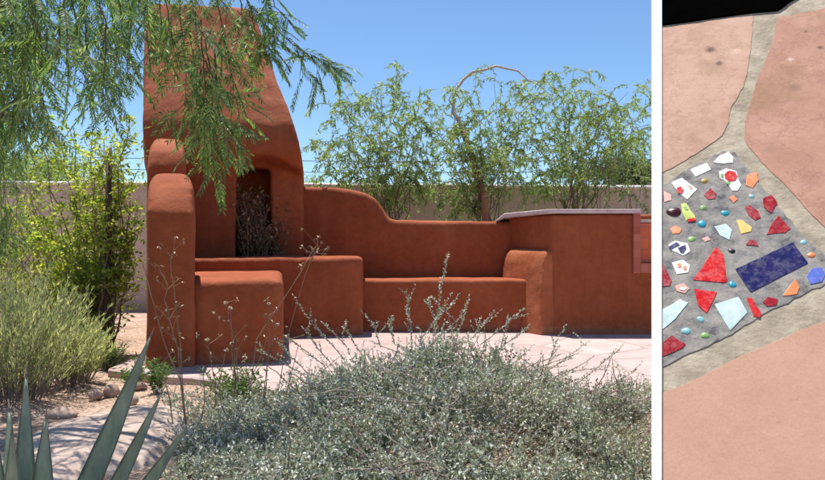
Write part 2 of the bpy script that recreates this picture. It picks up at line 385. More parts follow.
# buttress on the angled wall, face battered and coloured paler as a sunlit patch
d = (B1-A1).normalized(); nn = Vector((d.y, -d.x)); nn = nn if nn.y < 0 and nn.x < 0 else -nn
mb = MB(); sl = []
for py, off, s0, s1 in [(None,.30,.10,1.0),(330,.29,.10,1.0),(290,.23,.10,1.0),(262,.17,.10,1.0),(254,.13,.12,.99),(249,.07,.16,.95)]:
    z = -.05 if py is None else Z(py, 7.9); L = (B1-A1).length
    a = A1+d*L*s0; b = A1+d*L*s1
    q = [a+nn*off*.8, b+nn*off*.55, b-nn*.12, a-nn*.12]; sl.append(plan(q, z))
mb.loft(sl); build('buttress', adobe(mb, .02, 10, .012), M['adobe_sunlit'], cw, True)
def tile_mat(name, c1, c2, sc, rough=.35):
    m, nt, b = newmat(name); pos = geo_pos(nt)
    bt = N(nt, 'ShaderNodeTexBrick'); mp = N(nt, 'ShaderNodeMapping'); mp.inputs['Rotation'].default_value = (R(90), 0, 0); nt.links.new(pos, mp.inputs[0]); nt.links.new(mp.outputs[0], bt.inputs[0])
    bt.offset = 0; bt.inputs['Scale'].default_value = sc; bt.inputs['Brick Width'].default_value = .5; bt.inputs['Row Height'].default_value = .5
    bt.inputs['Mortar Size'].default_value = .02; bt.inputs[1].default_value = (*c1, 1); bt.inputs[2].default_value = (*c2, 1); bt.inputs[3].default_value = (.34,.10,.05, 1)
    nt.links.new(bt.outputs[0], b.inputs['Base Color']); b.inputs['Roughness'].default_value = rough; return m
M['redtile'] = tile_mat('brick_red_tile', (.36,.07,.045), (.48,.14,.09), 6)
M['orangetile'] = tile_mat('orange_glazed_tile', (.66,.085,.02), (.72,.12,.03), 4, .2)
mb = MB(); x0 = X(633, 7.69); zt, zl = zc-.014, Z(263, 7.69); mb.box(x0, nx0-.001, 7.672, 7.705, Z(273, 7.69), zt); build('tile_border', bev(mb, .004), M['redtile'], cw)
mb = MB(); mb.box(nx0, X(742, 7.69), 7.672, 7.705, Z(273, 7.69), zl); build('tile_sill', bev(mb, .004), M['redtile'], cw)
mb = MB(); mb.box(nx0+.01, X(742, 7.69), 7.775, 7.83, zl+.004, Z(223, 7.7)); build('tile_panel', bev(mb, .003), M['orangetile'], cw)
mb = MB(); mb.box(nx0+.01, X(742, 7.69), 7.74, 8.0, Z(222.5, 7.7), Z(219.5, 7.7)); build('niche_cap', bev(mb, .004), M['coping'], cw)

# perimeter wall
pw = thing('perimeter_wall', (0, 11.2, 0), 'long beige stucco boundary wall with white top behind the garden', 'boundary wall')
pl = [(-120, 181.3), (CX, 183.5), (900, 186.5)]
def ztop(x): return 1.1+(240-(181.0+(x*700/11+412.5)*.0068))*11/700
mb = MB(); x0, x1 = -14, 14
nseg = 60; fr = []; bk = []
sl = []
for i in range(nseg+1):
    x = x0+(x1-x0)*i/nseg; zt = ztop(x)+noise.noise(Vector((x*.8, 0, 0)))*.012
    sl.append([(x, 11, -.1), (x, 11, zt-.05), (x, 11.25, zt-.05), (x, 11.25, -.1)])
mb.loft(sl); build('wall', mb, M['beige'], pw)
mb = MB(); sl = []
for i in range(nseg+1):
    x = x0+(x1-x0)*i/nseg; zt = ztop(x)+noise.noise(Vector((x*.8, 0, 0)))*.012
    sl.append([(x, 10.98, zt-.052), (x, 10.975, zt-.02), (x, 11.0, zt+.004), (x, 11.125, zt+.012), (x, 11.25, zt+.004), (x, 11.27, zt-.052)])
mb.loft(sl); build('wall_cap', mb, M['white_cap'], pw)

# ------------------------------------------------------------------ trees
def droop(rnd, mbL, mbT, p, d, L, nl, ll, lw, grav=.35, tr=.004, seg=6, spread=.9):
    pts = [p.copy()]; d = d.normalized()
    for s in range(seg):
        d = (d+Vector((rnd.uniform(-.22,.22), rnd.uniform(-.22,.22), -grav+rnd.uniform(-.1,.1)))).normalized(); pts.append(pts[-1]+d*L/seg)
    mbT.tube(pts, [tr*(1-.8*i/seg) for i in range(seg+1)], 3, False)
    for k in range(nl):
        t = (k+rnd.random())/nl*seg; i = min(int(t), seg-1); q = pts[i].lerp(pts[i+1], t-i); dd = (pts[i+1]-pts[i]).normalized()
        ld = dd*.6+Vector((rnd.uniform(-1,1), rnd.uniform(-1,1), rnd.uniform(-.9,.35)))*spread
        mbL.leaf(q, ld, ll*rnd.uniform(.6,1.25), lw*rnd.uniform(.7,1.2), Vector((rnd.uniform(-1,1), rnd.uniform(-1,1), rnd.uniform(-1,1))))
def limb(mb, a, b, r0, r1, rnd, sag=0, seg=6, wob=.06):
    pts = []; L = (b-a).length
    for i in range(seg+1):
        t = i/seg; q = a.lerp(b, t)+Vector((0,0,1))*math.sin(math.pi*t)*sag*L
        if 0 < i < seg: q += Vector((rnd.uniform(-1,1), rnd.uniform(-1,1), rnd.uniform(-1,1)))*wob*L*.35
        pts.append(q)
    mb.tube(pts, [r0+(r1-r0)*i/seg for i in range(seg+1)], 6); return pts
def acacia(seed, base, fork, clumps, label, trunk=None, D=9.8, per=16, r0=.026):
    rnd = random.Random(seed); t = thing('weeping_tree', tuple(base), label, 'tree', 'slender weeping trees behind the low wall')
    tb = MB(); lf = MB(); tw = MB()
    if trunk is None: limb(tb, base, fork, r0, r0*.7, rnd, 0, 8, .05)
    for (px, py, s) in clumps:
        Dc = D+rnd.uniform(-.6, .5); q = P(px, py, Dc)
        st = base.lerp(fork, rnd.uniform(.45, 1))+Vector((rnd.uniform(-.12,.12), 0, 0))
        pts = limb(tw, st, q+Vector((0,0,.12)), .009, .003, rnd, .10, 7, .16)
        for k in range(int(per*s*rnd.uniform(.6,1.25))):
            bp = pts[rnd.choice([3,4,5,6,6,7,7,7])]+Vector((rnd.gauss(0,.16), rnd.gauss(0,.16), rnd.gauss(0,.13)))*s
            droop(rnd, lf, tw, bp, Vector((rnd.uniform(-1,1), rnd.uniform(-1,1), rnd.uniform(-.2,1))), rnd.uniform(.25,.66)*s**.5, rnd.randint(26,44), .075, .0175, .33)
    if tb.v: build('trunk', tb, M['barkred'], t, True)
    build('branches', tw, M['barkthin'], t); build('crown', lf, M['willow'], t)
    return t
acacia(1, P(392, 330, 9.9).xyz*1, P(388, 205, 9.9), [(330,118,.8),(342,98,.7),(352,148,1),(374,92,.8),(378,128,1),(392,160,1.1),(338,165,1.1),(362,172,1.1),(408,108,.9),(398,82,.6),(414,140,1.1),(322,168,.7),(395,118,1),(428,160,1),(388,190,.7),(405,178,.9),(350,122,.8),(420,95,.6),(316,150,.6),(422,130,.9),(366,110,.8),(330,180,.8),(384,208,.4),(372,190,.6),(418,192,.7)],
  'loose weeping tree with grey-green leaves nearest the chimney')
# centre tree with the bent bare limb
base = P(489, 338, 9.6); fork = P(479, 178, 9.6)
t2 = acacia(2, base, fork, [(442,112,.9),(430,130,.8),(450,158,1.0),(462,190,1),(452,200,1),(494,92,.8),(503,112,1),(520,98,.8),(490,138,1),(512,158,1),(540,100,.8),(530,138,1),(480,160,.9),(506,182,1),(470,150,.8),(476,84,.5),(455,95,.5),(515,128,.9),(497,170,.9),(440,178,.9),(436,195,.6),(460,208,.6),(474,205,.5),(530,178,.9),(525,158,.9),(448,140,.9)],
  'tree with a bare pale limb arching over like a hook, reddish leaning trunk', trunk=1, D=9.7)
tb = MB(); tb.tube([P(490,338,9.6), P(489,230,9.6), P(484,205,9.6), P(479,180,9.58), P(472,158,9.57), P(467,143,9.55), P(462,129,9.55)], [.062,.056,.05,.047,.042,.040,.034], 8); build('trunk', tb, M['barkred'], t2, True)
tb = MB(); tb.tube([P(462,131,9.55), P(459,121,9.55), P(453,112,9.55), P(454,100,9.5), P(455,91,9.55), P(463,80,9.6), P(472,72,9.55), P(484,70,9.5), P(496,66,9.55), P(509,69,9.55), P(518,71,9.6), P(528,80,9.55), P(539,85,9.55), P(550,95,9.55)], [.028,.027,.027,.022,.023,.020,.019,.018,.017,.014,.013,.010,.007,.003], 8)
tb.tube([P(454,108,9.55), P(449,100,9.5), P(452,92,9.45)], [.015,.010,.005], 5); build('bare_limb', tb, M['barkpale'], t2, True)
acacia(3, P(566, 335, 10.0), P(574, 190, 10.0), [(556,80,.7),(574,76,.7),(590,102,.8),(598,120,1),(568,140,1),(608,142,1),(584,160,1),(622,120,1),(630,150,1.1),(640,135,1),(616,95,.6),(646,108,.7),(552,118,.9),(545,160,1),(560,170,.8),(640,162,.9),(575,112,.9),(655,140,1),(670,120,1),(538,182,.8),(612,118,.7),(545,200,.4),(546,140,.9),(552,100,.8),(600,150,.9),(628,100,.6)],
  'loose weeping tree with fine leaves at far right beside the white strip', D=10.0)
acacia(4, P(632, 335, 9.6), P(630, 215, 9.6), [(622,196,.45),(632,188,.4),(640,196,.4),(626,204,.4)], 'small sapling with a few twigs against the beige wall by the coping end', D=9.6, per=7, r0=.012)
# post stump
mb = MB(); mb.tube([P(485,300,9.3).xyz, P(485,193,9.3), P(485,191,9.3)], [.047,.045,.038], 10)
o = build('wooden_post', mb, M['postred'], None, True, tuple(P(485,330,9.3))); tag(o, 'short red-brown round post behind the low wall beside the leaning trunk', 'post')

# distant shrubs behind boundary wall
def bushy(seed, c, r, n, label, cat='tree', mat='olive', ls=.09, group=None):
    rnd = random.Random(seed); t = thing('distant_tree', (c[0], c[1], 0), label, cat, group)
    tb = MB(); limb(tb, Vector((c[0], c[1], 0)), Vector((c[0], c[1], c[2])), .12, .06, rnd); lf = MB()
    cl = []
    for k in range(26):
        v = Vector((rnd.gauss(0,1), rnd.gauss(0,1), rnd.gauss(0,1))).normalized()*rnd.uniform(.3,.95)
        q = Vector((c[0]+v.x*r[0], c[1]+v.y*r[1], c[2]+v.z*r[2])); cl.append(q)
        tb.tube([Vector((c[0], c[1], c[2]-r[2]*.6)), Vector((c[0], c[1], c[2]-r[2]*.6)).lerp(q, .6)+Vector((0,0,.1)), q], [.04,.02,.01], 4)
    for k in range(n):
        q = rnd.choice(cl)+Vector((rnd.gauss(0,.2)*r[0], rnd.gauss(0,.2)*r[1], rnd.gauss(0,.18)*r[2]))
        lf.leaf(q, Vector((rnd.uniform(-1,1), rnd.uniform(-1,1), rnd.uniform(-.6,1))), ls*rnd.uniform(.6,1.4), ls*.4, Vector((rnd.uniform(-1,1), rnd.uniform(-1,1), rnd.uniform(-1,1))))
    build('trunk', tb, M['bark'], t); build('crown', lf, M[mat], t); return t
bushy(21, (X(628,19), 19, 2.55), (1.35,1.2,.75), 14000, 'dense olive tree top above the wall at the right end')
bushy(22, (X(306,24), 24, 2.5), (.7,.8,.9), 3500, 'small grey-green tree top above the wall beside the chimney', mat='willow')
bushy(24, (X(25,22), 22, 3.0), (2.6,1.6,1.3), 9000, 'hazy tree seen above the wall behind the pepper fronds', mat='willow', ls=.12)
# power line
pc = thing('utility_line', (0, 26, 0), 'thin black overhead wires crossing behind the trees above the boundary wall', 'power line')
mb = MB()
for dz in (0, .42):
    mb.tube([Vector((-16+32*i/24, 26, Z(166,26)+dz-.25*math.sin(math.pi*i/24))) for i in range(25)], [.011]*25, 4)
build('wire', mb, M['wire'], pc)
mb = MB()
for x in (-16.1, 16.1):
    mb = MB(); mb.tube([Vector((x, 26, 0)), Vector((x, 26, 6))], [.14,.11], 8)
    pole = build('pole', mb, M['bark'], pc); mb = MB(); mb.box(x-.7, x+.7, 25.83, 25.9, 4.55, 4.65); build('crossarm', mb, M['bark'], pole)

# ------------------------------------------------------------------ pepper tree
def pinnate(rnd, mbL, mbT, p, d, L, npair, ll, lw, grav=.08):
    d = d.normalized(); pts = [p.copy()]; seg = 5
    up = Vector((rnd.uniform(-1,1), rnd.uniform(-1.0,.2), rnd.uniform(-.1,1))).normalized()
    for s in range(seg):
        d = (d+Vector((0,0,-grav))+Vector((rnd.uniform(-.06,.06), rnd.uniform(-.06,.06), 0))).normalized(); pts.append(pts[-1]+d*L/seg)
    mbT.tube(pts, [.0014]*(seg+1), 3, False)
    for k in range(npair):
        t = (k+.6)/npair*seg; i = min(int(t), seg-1); q = pts[i].lerp(pts[i+1], t-i); dd = (pts[i+1]-pts[i]).normalized()
        side = dd.cross(up)
        if side.length < .1: side = dd.cross(Vector((1,0,0)))
        side.normalize(); sz = (1-.35*abs(k/npair-.45))
        for sg in (-1, 1):
            ld = side*sg*.75+dd*.75+Vector((0,0,-.25+rnd.uniform(-.1,.1)))
            mbL.leaf(q, ld, ll*sz*rnd.uniform(.8,1.15), lw*rnd.uniform(.8,1.2), up+Vector((rnd.uniform(-.5,.5), rnd.uniform(-.5,.5), rnd.uniform(-.5,.5))))
pt_base = Vector((-3.75, 4.6, 0))
pep = thing('pepper_tree', tuple(pt_base), 'overhanging pepper tree with long drooping feathery green fronds at upper left', 'tree')
rnd = random.Random(77); pl_ = MB(); ptw = MB(); pb = MB()
top = Vector((-3.5, 4.5, 2.9))
pb.tube([pt_base, pt_base+Vector((.05,0,.8)), pt_base+Vector((-.05,0,1.7)), top], [.2,.16,.14,.12], 10)
bpepper = build('trunk', pb, M['bark'], pep, True)
def branch(path, r0, leaves=True, ldens=26, L=(.16,.26), lf=1.0, every=None):
    pts = [P(*q) for q in path]; fine = []
    for i in range(len(pts)-1):
        for s in range(4): fine.append(pts[i].lerp(pts[i+1], s/4)+Vector((rnd.uniform(-1,1), rnd.uniform(-1,1), rnd.uniform(-1,1)))*.006)
    fine.append(pts[-1]); n = len(fine)
    ptw.tube(fine, [max(.0015, r0*(1-.92*i/(n-1))) for i in range(n)], 5)
    if not leaves: return fine
    tot = sum((fine[i+1]-fine[i]).length for i in range(n-1)); k = int(tot*ldens)
    for j in range(k):
        t = (j+rnd.random())/max(k,1)*(n-1); i = min(int(t), n-2); q = fine[i].lerp(fine[i+1], t-i); dd = (fine[i+1]-fine[i]).normalized()
        ld = dd*.75+Vector((rnd.uniform(-1.1,1.1), rnd.uniform(-.9,.9), rnd.uniform(-.9,.7)))
        pinnate(rnd, pl_, ptw, q, ld, rnd.uniform(*L), rnd.randint(9,13), .046*lf, .0095*lf)
    return fine
# big limbs (mostly above the frame)
branch([(-20,40,4.5),(-5,15,4.4),(12,-12,4.3),(70,-60,4.2),(170,-60,4.1)], .045, False)
branch([(-30,150,4.6),(5,110,4.4),(22,90,4.3),(40,70,4.3),(70,40,4.2)], .016, True, 10)
branch([(-40,-120,4.5),(60,-90,4.4),(200,-70,4.3),(300,-50,4.2)], .05, False)
# random hanging branchlets over the left
for k in range(74):
    px = rnd.uniform(-40, 142); y0 = rnd.uniform(-50, -5) if rnd.random() < .65 else rnd.uniform(0, 50)
    D = rnd.uniform(3.5, 5.0); ln = rnd.uniform(50, 115)*(1.0 if px < 90 else .8); sx = rnd.uniform(-8, 30)
    yb = min(y0+ln, 118-max(0, px-60)*.25)
    branch([(px,y0,D),(px+sx*.4,y0+(yb-y0)*.35,D-.05),(px+sx*.8,y0+(yb-y0)*.7,D-.05),(px+sx,yb,D)], .005, True, 17, (.17,.30), 1.1)
for k in range(16):
    px = rnd.uniform(-30, 45); y0 = rnd.uniform(70, 110); D = rnd.uniform(4.2, 5.2)
    branch([(px,y0,D),(px+4,y0+25,D),(px+8,y0+50,D)], .004, True, 18)
for k in range(6):
    px = rnd.uniform(-15, 22); y0 = rnd.uniform(165, 190); D = rnd.uniform(4.6, 5.4)
    branch([(px,y0-60,D),(px+3,y0,D),(px+5,y0+40,D),(px+2,y0+70,D)], .003, True, 15, (.12,.2), .9)
# fronds in front of the chimney
for (x0, y0, x1, y1, D) in [(135,-40,150,52,4.0),(150,-40,168,62,4.1),(160,-30,180,75,3.9),(180,-30,186,110,4.0),(195,-30,206,130,3.9),(200,20,212,160,3.95),(205,40,216,178,4.0),(190,30,208,150,4.1),(215,50,222,165,4.0),(205,60,232,138,3.9),(210,-30,236,80,4.0),(228,-30,250,60,4.1),(240,-30,262,52,4.1),(180,-40,200,30,3.9),(215,-40,226,24,4.2),(250,-40,282,28,4.1),(150,-50,140,20,3.8),(200,70,196,158,4.2),(222,30,240,120,4.1)]:
    mx, my = (x0+x1)/2, (y0+y1)/2
    branch([(x0,y0,D),(mx+rnd.uniform(-5,2),my-(y1-y0)*.12,D-.03),(mx+3,my+(y1-y0)*.2,D-.03),(x1,y1,D)], .005, True, 17, (.18,.30), 1.1)
branch([(235,-20,4.0),(252,8,4.0),(272,25,4.0),(290,42,4.0),(303,52,4.0),(322,60,4.0),(336,62,4.0)], .005, True, 24, (.12,.20))
branch([(268,-25,4.0),(276,8,4.0),(286,18,4.0),(296,30,4.0)], .004, True, 20, (.1,.18))
branch([(250,25,4.0),(262,45,4.0),(272,60,4.0)], .003, True, 24, (.1,.16))
for q_ in [[(296,45,4.0),(302,60,4.0),(303,78,4.0)],[(312,55,4.0),(318,70,4.0),(316,88,4.0)],[(322,58,4.0),(332,64,4.0),(336,76,4.0)],[(256,12,3.95),(270,34,3.95),(276,62,3.95)],[(236,10,4.0),(256,30,4.0),(268,48,4.0)],[(190,60,3.8),(216,84,3.8),(238,100,3.8)],[(196,90,3.85),(180,108,3.85),(168,122,3.85)],[(210,110,3.9),(232,132,3.9),(243,150,3.9)],[(165,20,4.1),(152,40,4.1),(146,66,4.1)],[(200,30,3.8),(224,52,3.8),(246,66,3.8)]]:
    branch(q_, .003, True, 22, (.14,.22), 1.1)
branch([(272,28,4.0),(282,48,4.0),(290,55,4.0)], .003, True, 14, (.08,.14))
build('branches', ptw, M['bark'], pep); build('fronds', pl_, M['pepper'], pep)

# ------------------------------------------------------------------ shrub with stake, left of fireplace
rnd = random.Random(31); b0 = P(104, 352, 6.7); b0.z = 0
sh = thing('leafy_shrub', tuple(b0), 'tall bright yellow-green leafy shrub left of the fireplace', 'shrub')
tw = MB(); lf = MB()
for k in range(50):
    hgt = rnd.uniform(.6, 2.25); tx = rnd.gauss(-.10, .30); ty = rnd.gauss(0, .2)
    if k < 16: tx = rnd.uniform(-.85, -.2); hgt = rnd.uniform(.5, 1.45)
    if tx > .36: tx = .36*rnd.random()
    if k > 41: tx = rnd.uniform(.1,.36)
    end = b0+Vector((tx*(1 if hgt < 1.4 else 1.25) if tx < 0 else tx, ty, hgt)); pts = limb(tw, b0+Vector((rnd.uniform(-.08,.08), rnd.uniform(-.08,.08), 0)), end, .012, .003, rnd, .06, 8, .09)
    for q in pts[2:]:
        for j in range(4):
            d = Vector((rnd.uniform(-1,1), rnd.uniform(-1,1), rnd.uniform(-.3,.9))); d.x = min(d.x, .75); L = rnd.uniform(.08,.30)
            e = q+d.normalized()*L; tw.tube([q, e], [.002,.001], 3, False)
            for m_ in range(9):
                r_ = q.lerp(e, (m_+1)/9)
                if r_.x > b0.x+.40 or (r_.z < .62 and r_.x > b0.x-.05 and rnd.random() < .85): continue
                lf.leaf(r_, d*.4+Vector((rnd.uniform(-1,1), rnd.uniform(-1,1), rnd.uniform(-.8,.8))), rnd.uniform(.035,.06), rnd.uniform(.02,.032), Vector((rnd.uniform(-1,1), rnd.uniform(-1,1), rnd.uniform(-1,1))))
build('stems', tw, M['barkthin'], sh); build('foliage', lf, M['bright'], sh)
rnd = random.Random(63); b1 = P(38, 352, 7.6); b1.z = 0
s2 = thing('leafy_shrub', tuple(b1), 'airy loose yellow-green climber against the beige wall at far left', 'shrub'); tw = MB(); lf = MB()
for k in range(40):
    end = b1+Vector((rnd.uniform(-1.0,.95), rnd.gauss(0,.2), rnd.uniform(.5,2.2))); pts = limb(tw, b1+Vector((rnd.uniform(-.3,.3), rnd.uniform(-.1,.1), 0)), end, .009, .003, rnd, .06, 8, .12)
    for q in pts[3:]:
        for j in range(3):
            d = Vector((rnd.uniform(-1,1), rnd.uniform(-1,1), rnd.uniform(-.5,.6))); e = q+d.normalized()*rnd.uniform(.1,.3); tw.tube([q, e], [.002,.001], 3, False)
            for m_ in range(8): lf.leaf(q.lerp(e, (m_+1)/8), d*.4+Vector((rnd.uniform(-1,1), rnd.uniform(-1,1), rnd.uniform(-.8,.8))), rnd.uniform(.03,.055), rnd.uniform(.014,.022), Vector((rnd.uniform(-1,1), rnd.uniform(-1,1), rnd.uniform(-1,1))))
build('stems', tw, M['barkthin'], s2); build('foliage', lf, M['bright'], s2)
mb = MB(); mb.tube([Vector((X(106,6.6), 6.6, -.05)), Vector((X(107,6.6)+.01, 6.6, 1.0)), Vector((X(109,6.6), 6.6, Z(148,6.6)))], [.032,.031,.030], 8)
o = build('wooden_stake', mb, M['bark'], None, True, (X(106,6.6), 6.6, 0)); tag(o, 'dark upright wooden stake standing in the yellow-green shrub', 'stake')

# feathery sage-green shrubs on the left
def feathery(seed, px, D, rad, h, n, label, mat='feather'):
    rnd = random.Random(seed); b = Vector((X(px, D), D, 0)); t = thing('feathery_shrub', tuple(b), label, 'shrub', 'feathery grey-green shrubs at left'); tw = MB(); lf = MB()
    for k in range(n):
        a = rnd.uniform(0, 2*math.pi); rr = rad*math.sqrt(rnd.random()); p0 = b+Vector((math.cos(a)*rr*.45, math.sin(a)*rr*.45, 0))
        hh = h*rnd.uniform(.55,1.05)*(1-.35*(rr/rad)**2); p1 = b+Vector((math.cos(a)*rr*1.15, math.sin(a)*rr*1.15, hh)); pts = limb(tw, p0, p1, .003, .001, rnd, .05, 6, .08)
        for i in range(1, 6):
            for j in range(9):
                q = pts[i].lerp(pts[i+1], rnd.random()); d = (pts[i+1]-pts[i]).normalized()*1.1+Vector((rnd.uniform(-.7,.7), rnd.uniform(-.7,.7), rnd.uniform(-.1,.5)))
                lf.leaf(q, d, rnd.uniform(.03,.07), rnd.uniform(.005,.009), Vector((rnd.uniform(-1,1), rnd.uniform(-1,1), rnd.uniform(-1,1))))
    build('stems', tw, M['twig'], t); build('foliage', lf, M[mat], t)
feathery(41, 14, 4.9, .56, .95, 300, 'large feathery pale sage-green shrub at the left edge above the agave')
feathery(42, 74, 5.4, .28, .55, 130, 'smaller feathery shrub beside the foot of the stake')
feathery(43, -50, 5.6, .6, 1.0, 200, 'feathery shrub half cut off by the left side of the picture')

# ------------------------------------------------------------------ boulder, rocks, weeds, litter
def rock(name, c, r, seed, mat, sub=3, rough=.22):
    mb = MB(); bm = bmesh.new(); bmesh.ops.create_icosphere(bm, subdivisions=sub, radius=1)
    for v in bm.verts:
        k = 1+noise.noise(v.co*1.3+Vector((seed*3.1, 0, 0)))*rough*1.6+noise.noise(v.co*4+Vector((seed, 5, 0)))*rough*.35
        mb.v.append(Vector((c[0]+v.co.x*r[0]*k, c[1]+v.co.y*r[1]*k, c[2]+v.co.z*r[2]*k)))
    mb.f = [tuple(v.index for v in f.verts) for f in bm.faces]; bm.free()
    return build(name, mb, mat, None, True, c)
o = rock('boulder', (X(104,3.75), 3.75, -.03), (.46,.85,.13), 2, M['rock'], 5, .12); tag(o, 'broad pale pinkish flat boulder behind the agave leaves', 'boulder')
spots = [((128,4.7),(.07,.05,.045),'rounded brown stone near the back edge of the boulder'),((112,5.0),(.06,.05,.05),'tan stone at the foot of the sage shrub'),((62,4.35),(.09,.07,.04),'flat stone under the sage shrub left of the boulder'),((140,5.2),(.05,.04,.035),'small stone beside the paving corner'),((178,4.55),(.045,.04,.03),'small tan stone among the dry stalks'),((165,4.1),(.05,.045,.035),'pebble on the sand right of the boulder'),((193,4.9),(.04,.03,.02),'small stone just in front of the paving edge'),((96,4.9),(.05,.05,.04),'stone between the boulder and the yellow shrub')]
for i, ((px, D), r, lb) in enumerate(spots):
    o = rock('stone', (X(px, D), D, r[2]*.4), r, 10+i, M['stone_small'], 2, .3); tag(o, lb, 'stone', 'loose stones on the sandy soil')
rnd = random.Random(8); mb = MB()
for k in range(4200):
    px = rnd.uniform(-30, 330); D = rnd.uniform(2.8, 5.5)**1.0
    x = X(px, D)
    mb.leaf(Vector((x, D, gz(x, D)+.006+rnd.random()*.01)), Vector((rnd.uniform(-1,1), rnd.uniform(-1,1), rnd.uniform(-.1,.25))), rnd.uniform(.01,.035), rnd.uniform(.004,.012), Vector((0,0,1)))
o = build('leaf_litter', mb, M['litter']); tag(o, 'dry brown leaf litter scattered over the sandy soil', 'leaf litter', kind='stuff')
def weed(seed, px, D, h, n, label, grp, spread=.12, mat='weed'):
    rnd = random.Random(seed); b = Vector((X(px, D), D, 0.0)); t = thing('green_weed', tuple(b), label, 'weed', grp); tw = MB(); lf = MB()
    for k in range(n):
        e = b+Vector((rnd.gauss(0,spread), rnd.gauss(0,spread), h*rnd.uniform(.4,1))); pts = limb(tw, b+Vector((rnd.gauss(0,spread*.3), rnd.gauss(0,spread*.3), 0)), e, .003, .001, rnd, .08, 5)
        for q in pts[1:]:
            for j in range(4): lf.leaf(q, Vector((rnd.uniform(-1,1), rnd.uniform(-1,1), rnd.uniform(-.1,.9))), rnd.uniform(.025,.055), rnd.uniform(.008,.014), Vector((rnd.uniform(-1,1), rnd.uniform(-1,1), rnd.uniform(-1,1))))
    build('stems', tw, M['twig'], t); build('leaves', lf, M[mat], t)
G = 'green weeds in the sandy bed'
weed(51, 157, 5.05, .24, 30, 'bright green weed growing at the foot of the front pier', G, .06)
weed(52, 132, 5.25, .16, 22, 'low green weed left of the front pier', G, .07)
weed(53, 236, 4.55, .26, 60, 'green grassy weed at the left end of the silver shrub', G, .10)
weed(54, 110, 5.9, .2, 30, 'low weed between the stake and the pier', G, .1)

# ------------------------------------------------------------------ silver shrub
rnd = random.Random(99)
sil = [(150,440),(185,418),(215,408),(250,402),(275,394),(295,380),(320,368),(345,359),(370,352),(400,345),(430,340),(470,343),(505,352),(530,360),(560,370),(590,378),(615,388),(640,398),(665,404),(700,412),(760,430)]
def ys(px):
    if px <= sil[0][0]: return sil[0][1]+(sil[0][0]-px)*1.2
    for (a, ya), (b, yb) in zip(sil[:-1], sil[1:]):
        if px <= b: return ya+(yb-ya)*(px-a)/(b-a)
    return 430
def prof(D):
    t = (D-3.9)
    return 1-.30*t*t if t < 0 else max(0, 1-1.4*t*t)
def hz(px, D):
    return max(0, Z(ys(px)+6, 4.1))*prof(D)
def bumpy(x, y): return noise.noise(Vector((x*2.6, y*2.6, 4)))*.15+noise.noise(Vector((x*7, y*7, 9)))*.075
sv = thing('silver_shrub', (.1, 3.9, 0), 'wide mounded silver-grey small-leaved shrub filling the foreground', 'shrub')
tw = MB(); lf = MB(); fl = MB()
def in_panel(x, y): return x/y*FPX+CX > 648 and y < 4.3
def sprig(p, d, L, n, ls, tr=.0025, seg=5, wob=.16, grav=0.0):
    pts = [p]; d = d.normalized()
    for s in range(seg):
        d = (d+Vector((rnd.uniform(-wob,wob), rnd.uniform(-wob,wob), rnd.uniform(-wob,wob)-grav))).normalized(); pts.append(pts[-1]+d*L/seg)
    tw.tube(pts, [tr*(1-.7*i/seg) for i in range(seg+1)], 4, False)
    for k in range(n):
        t = (k+rnd.random())/n*seg; i = min(int(t), seg-1); q = pts[i].lerp(pts[i+1], t-i); dd = (pts[i+1]-pts[i]).normalized()
        ld = dd*.6+Vector((rnd.uniform(-1,1), rnd.uniform(-1,1), rnd.uniform(-.7,1)))
        lf.leaf(q, ld, ls*rnd.uniform(.6,1.35), ls*rnd.uniform(.42,.62), Vector((rnd.uniform(-1,1), rnd.uniform(-1,1), rnd.uniform(-1,1))))
    return pts
cnt = 0
while cnt < 9800:
    D = rnd.uniform(2.35, 4.85); px = rnd.uniform(165, 700); x = X(px, D)
    if in_panel(x, D): continue
    h = hz(px, D)+bumpy(x, D)
    if h < .03: continue
    if px < 200+35*math.sin(D*5) and rnd.random() < .6: continue
    if noise.noise(Vector((x*3.3, D*3.3, 20))) < -.12 and rnd.random() < .62: continue
    cnt += 1
    z = h-rnd.uniform(.0, .20)
    d = Vector((rnd.uniform(-.9,.9), rnd.uniform(-1.0,.6), rnd.uniform(.2,1.1)))
    sprig(Vector((x, D, max(.01, z-.06))), d, rnd.uniform(.07,.20), rnd.randint(14,32), rnd.choice((.012,.015,.018,.022)), .0022)
# long woody stems through the mound
for k in range(130):
    D = rnd.uniform(2.6, 4.5); px = rnd.uniform(200, 640); x = X(px, D)
    if in_panel(x, D): continue
    h = hz(px, D)+bumpy(x, D); 
    if h < .06: continue
    sprig(Vector((x, D, h-.07)), Vector((rnd.uniform(-1,1), rnd.uniform(-.8,.3), rnd.uniform(.05,.5))), rnd.uniform(.25,.5), 20, .014, .0045, 8, .22, .03)
